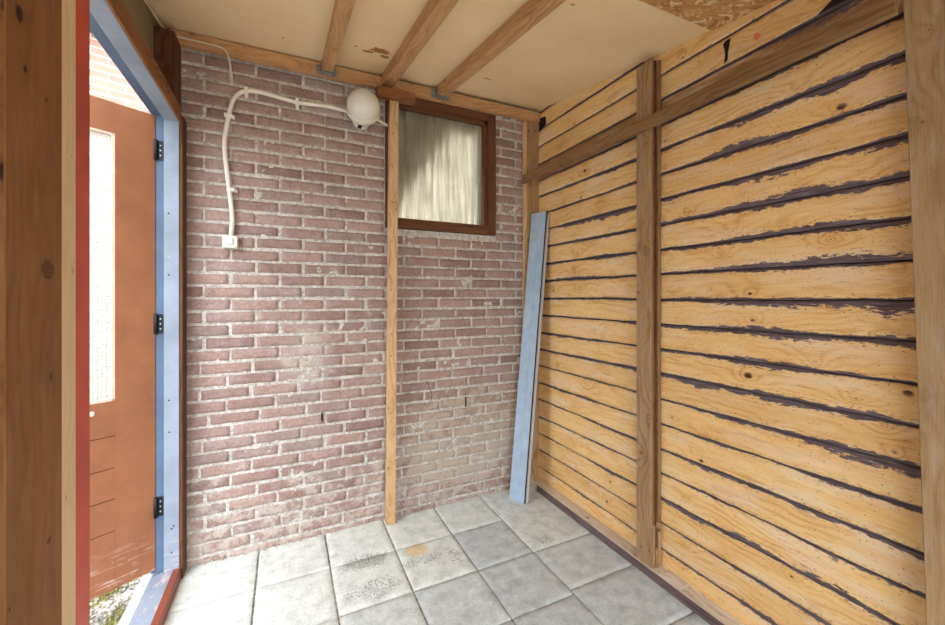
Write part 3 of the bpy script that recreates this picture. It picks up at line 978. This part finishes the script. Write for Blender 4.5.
# ------------------------------------------------------------------ ledger, rafters, block, batten
mb = MB()
def ledw(p): return Vector((p.x, p.y, p.z + 0.004 * p.x + (ceil_z(p.x, 2.18) - ceil_z(0, 2.18)) * 0.3))
mb.box(-0.47, 1.528, 2.172, 2.208, 2.402, 2.462, 'x', warp=ledw, segs=8, seed=50)
tag(mb.build('ledger_beam', M['rafter']), 'brown ledger beam fixed along the top of the brick wall carrying the rafters', 'beam')
def rafter(x, w, label, seed, hanger=True):
    rt = empty('roof_rafter', (x + w / 2, 2.15, ceil_z(x, 2.15) - 0.06), label, 'rafter', 'rafters under the cream ceiling')
    mb = MB()
    def rw(p): return Vector((p.x + 0.003 * nz(p.y * 2, x, 0), p.y, p.z + ceil_z(p.x, p.y)))
    mb.box(x, x + w, -1.02, 2.170, -0.062, -0.0015, 'y', warp=rw, segs=12, seed=seed)
    attach(mb.build('beam', M['rafter']), rt)
    if hanger:
        mb = MB()
        zc = ceil_z(x, 2.15)
        mb.box(x - 0.003, x - 0.0005, 2.128, 2.1705, zc - 0.066, zc - 0.012, 'y', bev=0)
        mb.box(x + w + 0.0005, x + w + 0.003, 2.128, 2.1705, zc - 0.066, zc - 0.012, 'y', bev=0)
        mb.box(x - 0.003, x + w + 0.003, 2.128, 2.1705, zc - 0.0685, zc - 0.0655, 'y', bev=0)
        mb.box(x - 0.030, x - 0.002, 2.1695, 2.1715, zc - 0.066, zc - 0.020, 'y', bev=0)
        mb.box(x + w + 0.002, x + w + 0.022, 2.1695, 2.1715, zc - 0.066, zc - 0.020, 'y', bev=0)
        attach(mb.build('joist_hanger', M['galv']), rt)
    return rt
rafter(0.170, 0.052, 'roof rafter above the lamp cable, leftmost of the three under the cream ceiling', 61)
rafter(0.480, 0.060, 'middle roof rafter with torn board beside it, ending over the short wooden block', 62, False)
rafter(0.795, 0.056, 'roof rafter that meets the wall above the curtained window, rightmost of the three', 63)

mb = MB()
mb.box(0.446, 0.656, 2.126, 2.1695, 2.338, 2.392, 'x', seed=70)
tag(mb.build('support_block', M['trim_brown']), 'short horizontal wooden block under the middle rafter, on top of the pale batten', 'block')
mb = MB()
def bw(p): return Vector((p.x - (2.35 - p.z) * 0.008, p.y, p.z))
mb.box(0.520, 0.568, 2.150, 2.192, 0.0, 2.337, 'z', warp=bw, seed=71)
bt_ = mb.build('upright_batten', M['batten'])
tag(bt_, 'pale pine batten standing full height against the bricks left of the window', 'batten')
for z in (0.10, 0.35, 0.62, 0.92, 1.05, 1.30, 1.55, 1.78, 1.98, 2.15):
    mb = MB()
    mb.lathe([(0.003, 0.0), (0.0032, 0.0006), (0.001, 0.001)], (0.536 - (2.35 - z) * 0.008, 2.150, z + 0.01 * math.sin(z * 9)), (0, -1, 0), 10)
    c = mb.build('nail_head', M['black']); c.parent = bt_

# ------------------------------------------------------------------ window
W = empty('window_1', ((WX0 + WX1) / 2, 2.24, WZ0), 'small brown wooden window with a net curtain, high in the brick wall', 'window')
W['kind'] = 'structure'
mb = MB()
F = 0.046
y0, y1 = 2.206, 2.262
mb.box(WX0 + .001, WX0 + F, y0, y1, WZ0 + .001, WZ1 - .001, 'z', seed=80)
mb.box(WX1 - F - .008, WX1 - .001, y0, y1, WZ0 + .001, WZ1 - .001, 'z', seed=81)
mb.box(WX0 + F, WX1 - F - .008, y0 + .001, y1, WZ0 + .001, WZ0 + 0.036, 'x', seed=82)
mb.box(WX0 + F, WX1 - F - .008, y0 + .001, y1, WZ1 - 0.046, WZ1 - .001, 'x', seed=83)
attach(mb.build('window_frame', M['window_wood']), W)
mb = MB()
X0, X1, Z0_, Z1_ = WX0 + F, WX1 - F - .008, WZ0 + 0.036, WZ1 - 0.046
mb.box(X0, X0 + 0.018, 2.222, 2.255, Z0_, Z1_, 'z')
mb.box(X1 - 0.026, X1, 2.222, 2.255, Z0_, Z1_, 'z')
mb.box(X0, X1, 2.214, 2.255, Z0_, Z0_ + 0.024, 'x')
mb.box(X0, X1, 2.222, 2.255, Z1_ - 0.022, Z1_, 'x')
attach(mb.build('sash', M['window_wood']), W)
mb = MB()
mb.box(X0 + .014, X1 - .02, 2.236, 2.240, Z0_ + .02, Z1_ - .018, 'z', bev=0)
attach(mb.build('glass_pane', M['glass']), W)
# curtain
vs, fs = [], []
NX, NZ = 220, 30
cx0, cx1, cz0, cz1 = 0.50, 1.112, 1.665, 2.40
for i in range(NX + 1):
    for j in range(NZ + 1):
        f, g = i / NX, j / NZ
        x = cx0 + (cx1 - cx0) * f; z = cz0 + (cz1 - cz0) * g
        x += 0.028 * (0.5 - g) * math.sin(f * 9 + 1) + 0.02 * (g - 0.5) * (1 if f > 0.8 else 0) * (f - .8) * 5
        y = 2.290 + 0.020 * math.sin(f * 62 + 3.2 * nz(f * 3, g * 1.2)) * (0.6 + 0.6 * abs(nz(f * 6, 1))) + 0.012 * nz(f * 5, g * 2.5, 5) + 0.003 * math.sin(f * 190 + g * 4)
        vs.append((x, y, z))
for i in range(NX):
    for j in range(NZ):
        fs.append([i * (NZ + 1) + j, (i + 1) * (NZ + 1) + j, (i + 1) * (NZ + 1) + j + 1, i * (NZ + 1) + j + 1])
me = bpy.data.meshes.new('net_curtain'); me.from_pydata(vs, [], fs)
for p in me.polygons: p.use_smooth = True
me.materials.append(M['curtain'])
cur = link('net_curtain', me)
sol = cur.modifiers.new('thickness', 'SOLIDIFY'); sol.thickness = 0.0008
tag(cur, 'wrinkled off-white net curtain hanging behind the small window pane', 'curtain')
mb = MB()
mb.box(0.42, 0.44, 2.33, 2.49, 1.60, 2.46, 'z', bev=0)
mb.box(1.26, 1.28, 2.33, 2.49, 1.60, 2.46, 'z', bev=0)
mb.box(0.42, 1.28, 2.33, 2.49, 1.58, 1.60, 'z', bev=0)
mb.box(0.42, 1.28, 2.33, 2.49, 2.46, 2.48, 'z', bev=0)
attach(mb.build('reveal', M['interior']), W)
mb = MB()
b_ = [(0.50, 1.70), (0.53, 1.70), (0.95, 2.30), (1.15, 2.31), (1.15, 2.42), (0.50, 2.42)]  # added outline, blocks backlight so the curtain gets a diagonal shade edge
v_ = [Vector((x, y, z)) for y in (2.325, 2.340) for x, z in b_]
f_ = [[0, 1, 2, 5], [2, 3, 4, 5], [6, 7, 8, 11][::-1], [8, 9, 10, 11][::-1]] + [[k, (k + 1) % 6, 6 + (k + 1) % 6, 6 + k] for k in range(6)]
mb.quadset(v_, f_, [[(v_[q].x, v_[q].z) for q in f] for f in f_])
attach(mb.build('inner_board', M['post_dark']), W)['label'] = 'added sloping board that shades the upper left of the curtain'
mb = MB()
mb.box(1.112, 1.20, 2.302, 2.318, 1.66, 2.44, 'z')
mb.box(1.120, 1.20, 2.292, 2.300, 1.66, 1.98, 'z')
mb.box(1.10, 1.20, 2.285, 2.300, 1.655, 1.70, 'z')
attach(mb.build('inner_casing', M['interior_white']), W)['label'] = 'pale inner casing beyond the curtain'

# ------------------------------------------------------------------ lamp
L = empty('globe_lamp', (0.372, YW, 2.20), 'round white globe lamp on the bricks just left of the pale batten', 'lamp')
ax = Vector((-0.12, -0.80, 0.58)).normalized()
gc = Vector((0.368, 2.100, 2.246))
mb = MB()
prof = []
for k in range(1, 24):
    a = math.pi * k / 24
    prof.append((0.0845 * math.sin(a), -0.0845 * math.cos(a) * 1.02))
mb.lathe(prof, gc, ax, 40)
attach(mb.build('globe', M['globe']), L)
mb = MB()
bc = Vector((0.368, 2.205, 2.185))
mb.lathe([(0.045, 0.0), (0.045, 0.020), (0.040, 0.024)], (0.374, YW - 0.001, 2.212), (0, -1, 0), 32)
mb.lathe([(0.050, -0.078), (0.064, -0.066), (0.076, -0.052), (0.0850, -0.040), (0.0865, -0.030), (0.0865, -0.026), (0.080, -0.026)], gc, ax, 36)
attach(mb.build('lamp_base', M['white_plastic']), L)
mb = MB()
mb.box(0.350, 0.368, 2.135, 2.175, 2.158, 2.172, 'x')
attach(mb.build('cable_entry', M['black']), L)

# ------------------------------------------------------------------ cables and switch
def smooth(pts, n=6):
    pts = [Vector(p) for p in pts]; out = []
    for i in range(len(pts) - 1):
        p0 = pts[max(0, i - 1)]; p1 = pts[i]; p2 = pts[i + 1]; p3 = pts[min(len(pts) - 1, i + 2)]
        for k in range(n):
            t_ = k / n
            out.append(0.5 * ((2 * p1) + (-p0 + p2) * t_ + (2 * p0 - 5 * p1 + 4 * p2 - p3) * t_ ** 2 + (-p0 + 3 * p1 - 3 * p2 + p3) * t_ ** 3))
    out.append(pts[-1]); return out
cab = [(-0.236, 1.545), (-0.230, 1.623), (-0.239, 1.733), (-0.251, 1.841), (-0.262, 1.969), (-0.256, 2.051), (-0.24, 2.145), (-0.222, 2.207), (-0.185, 2.250), (-0.127, 2.263), (-0.043, 2.257), (0.058, 2.248), (0.198, 2.258), (0.313, 2.251)]
mb = MB()
mb.tube(smooth([(x, 2.203, z) for x, z in cab]), 0.0105, 12)
cb = mb.build('electric_cable', M['white_plastic'])
tag(cb, 'thick white cable clipped to the bricks, bending from the switch up to the globe lamp', 'cable')
for (x, z, vert) in ((-0.246, 2.120, 1), (-0.172, 2.254, 0), (0.054, 2.248, 0), (-0.236, 1.767, 1)):
    mb = MB()
    w, h = (0.017, 0.008) if vert else (0.008, 0.017)
    mb.box(x - w, x + w, 2.190, 2.214, z - h, z + h, 'x')
    if not vert: mb.box(x - 0.006, x + 0.009, 2.196, 2.214, z - 0.034, z - 0.012, 'x')
    else: mb.box(x + 0.012, x + 0.026, 2.198, 2.214, z - 0.010, z + 0.004, 'x')
    c = mb.build('cable_clip', M['white_plastic']); c.parent = cb
mb = MB()
mb.tube(smooth([(0.40, 2.203, 2.255), (0.449, 2.203, 2.243), (0.503, 2.203, 2.222), (0.518, 2.203, 2.214)]), 0.0075, 12)
tag(mb.build('cable_stub', M['white_plastic']), 'short piece of white cable running from the globe lamp to behind the pale batten', 'cable')
mb = MB()
c2 = [(-0.470, 1.30, 2.285), (-0.488, 1.62, 2.345), (-0.492, 1.80, 2.376), (-0.486, 1.98, 2.404), (-0.478, 2.09, 2.413), (-0.462, 2.150, 2.418), (-0.435, 2.165, 2.421), (-0.383, 2.166, 2.422), (-0.320, 2.166, 2.421), (-0.28, 2.166, 2.420), (-0.252, 2.166, 2.406), (-0.2375, 2.168, 2.362), (-0.236, 2.205, 2.318)]
mb.tube(smooth(c2), 0.0042, 8)
tag(mb.build('thin_cable', M['copper_cable']), 'thin pale cable running along the ceiling corner above the door and over the ledger beam', 'cable')

mb = MB()
mb.tube(smooth([(0.745, 2.204, 0.760), (0.770, 2.198, 0.705), (0.776, 2.196, 0.657), (0.757, 2.200, 0.612), (0.735, 2.208, 0.627)]), 0.0015, 6)
tag(mb.build('bent_wire', M['black']), 'thin bent wire sticking out of the bricks low on the wall below the window', 'wire')

S = empty('light_switch', (-0.238, YW, 1.515), 'small square white light switch on the bricks at the lower end of the cable', 'switch')
mb = MB()
mb.box(-0.270, -0.206, 2.180, 2.216, 1.486, 1.545, 'x', bev=0.004)
attach(mb.build('switch_box', M['white_plastic']), S)
mb = MB()
def rk(p): return Vector((p.x, p.y + (p.z - 1.518) * 0.12, p.z))
mb.box(-0.252, -0.225, 2.172, 2.182, 1.503, 1.534, 'x', bev=0.002, warp=rk)
attach(mb.build('rocker', M['rocker']), S)

# ------------------------------------------------------------------ leaning panels
def leaning(name, label, off, th, mat, width, long_, cat='panel', rib=False, shift=0.0):
    A = Vector((1.262, 2.125, 0.0)); B = Vector((1.294, 2.012, 0.0)); Tm = Vector((1.470, 2.186, 1.802))
    ex = (B - A).normalized()
    up = (Tm - A)
    up = (up - ex * up.dot(ex)); up.normalize()
    nn = ex.cross(up).normalized()
    if nn.x < 0: nn = -nn
    up = (Tm - A).normalized()
    mb = MB()
    def w(p): return A + ex * (p.x + shift) + nn * (p.y + off) + up * p.z
    zb = 0.0008 + off * 0.13
    mb.box(0, width, 0, th, zb + 0.0015, long_, 'z', warp=w)
    o = mb.build(name, mat)
    tag(o, label, cat, 'panels leaning in the corner')
    if rib:
        mb = MB()
        mb.box(width * 0.62, width * 0.645, -0.0022, 0.0005, 0.004, long_ - .001, 'z', warp=w, bev=0)
        mb.box(width * 0.90, width * 0.925, -0.0022, 0.0005, 0.004, long_ - .001, 'z', warp=w, bev=0)
        c = mb.build('rib', mat); c.parent = o
    return o
leaning('cladding_board', 'long blue-grey panel leaning in the corner, foremost of the narrow stack', 0.0, 0.009, M['panel_blue'], 0.116, 1.815, rib=True)
leaning('cladding_board', 'dark filler standing for the shaded gap behind the blue-grey front panel', 0.0100, 0.012, M['panel_gap_shade'], 0.114, 1.812, shift=0.001)  # no real panel: dark slab paints the shade of the gap
leaning('cladding_board', 'pale panel leaning nearest the plank wall, rearmost of the narrow stack', 0.0225, 0.009, M['panel_pale'], 0.119, 1.80, shift=0.010)

# ------------------------------------------------------------------ marks on the upper planks
def mark(name, yz, mat, x0=1.5272, th=0.0012):
    n = len(yz)
    vs = [Vector((x, y, z)) for x in (x0, x0 + th) for y, z in yz]
    fs = [list(range(n)), list(range(n, 2 * n))[::-1]] + [[k, (k + 1) % n, n + (k + 1) % n, n + k] for k in range(n)]
    mb = MB(); mb.quadset(vs, fs, [[(vs[q].y, vs[q].z) for q in f] for f in fs])
    c = mb.build(name, mat); c.parent = bpy.data.objects['wall_right']
    return c
mark('paint_dot', [(0.850, 2.194), (0.842, 2.203), (0.832, 2.196), (0.829, 2.180), (0.838, 2.172), (0.847, 2.180)], M['pink'])
mark('bark_scar', [(0.960, 2.228), (0.950, 2.237), (0.932, 2.236), (0.937, 2.212), (0.942, 2.190), (0.944, 2.160), (0.957, 2.152), (0.952, 2.180), (0.954, 2.203)], M['dark_back'])
mark('open_notch', [(2.184, 2.440), (2.110, 2.428), (2.104, 2.375), (2.184, 2.350)], M['dark_back'])
mark('bark_scar', [(0.66, 2.150), (0.62, 2.175), (0.58, 2.168), (0.52, 2.19), (0.47, 2.185), (0.46, 2.148)], M['dark_back'])
# ------------------------------------------------------------------ outside
mb = MB()
mb.box(-60, 60, -60, 60, -0.10, -0.055, 'x', bev=0)
struct(mb.build('ground', M['yard']))
mb = MB()
mb.box(-2.2, -0.575, 0.9, 3.2, -0.056, -0.02, 'x', bev=0)
struct(mb.build('gravel_bed', M['gravel']))
mb = MB()
mb.box(-0.574, -0.531, 0.9, 2.30, -0.05, 0.012, 'y')
tag(mb.build('kerb_strip', M['kerb']), 'pale narrow kerb along the outer side of the blue threshold', 'kerb')
mb = MB()
rg = random.Random(4)
for q in range(1500):
    x = rg.uniform(-1.05, -0.585); y = rg.uniform(1.6, 2.6); r = rg.uniform(0.004, 0.011)
    mb.lathe([(r * .5, -r * .35), (r, 0), (r * .6, r * .5)], (x, y, -0.019 + r * .35), (rg.uniform(-.5, .5), rg.uniform(-.5, .5), 1), 6)
tag(mb.build('gravel', M['stone']), 'loose pale gravel stones outside beneath the open door', 'gravel', kind='stuff')
mb = MB()
for q in range(900):
    x, y = (rg.gauss(-0.705, 0.035), rg.gauss(2.21, 0.045)) if q < 650 else (rg.gauss(-0.605, 0.015), rg.gauss(2.0, 0.04))
    if x > -0.59: continue
    a = rg.uniform(0, 6.28); h = rg.uniform(0.008, 0.024)
    dx, dy = math.cos(a) * 0.0022, math.sin(a) * 0.0022
    lx, ly = rg.uniform(-.012, .012), rg.uniform(-.012, .012)
    vs = [(x - dx, y - dy, -0.018), (x + dx, y + dy, -0.018), (x + lx, y + ly, -0.018 + h)]
    mb.quadset([Vector(p) for p in vs], [[0, 1, 2]], [[(0, 0)] * 3])
tag(mb.build('grass', M['moss']), 'yellow-green grass and moss sprouting in the gravel outside the door', 'grass', kind='stuff')
mb = MB()
mb.box(-7.0, 0.9, 0.0, 0.2, -0.06, 3.42, 'x', bev=0)
yw = mb.build('yard_wall', M['yard_brick'])
yw.location = (-1.34, 4.29, 0); yw.rotation_euler = (0, 0, math.atan2(0.284, 0.96))
tag(yw, 'pale pinkish brick house wall seen above the open orange-brown door', 'wall')
mb = MB()
mb.box(-7.0, 0.9, -0.09, 0.02, 3.425, 3.50, 'x')
gt = mb.build('roof_gutter', M['gutter'])
gt.location = (-1.34, 4.29, 0); gt.rotation_euler = (0, 0, math.atan2(0.284, 0.96))
tag(gt, 'dark grey gutter along the top of the pale brick wall outside', 'gutter')
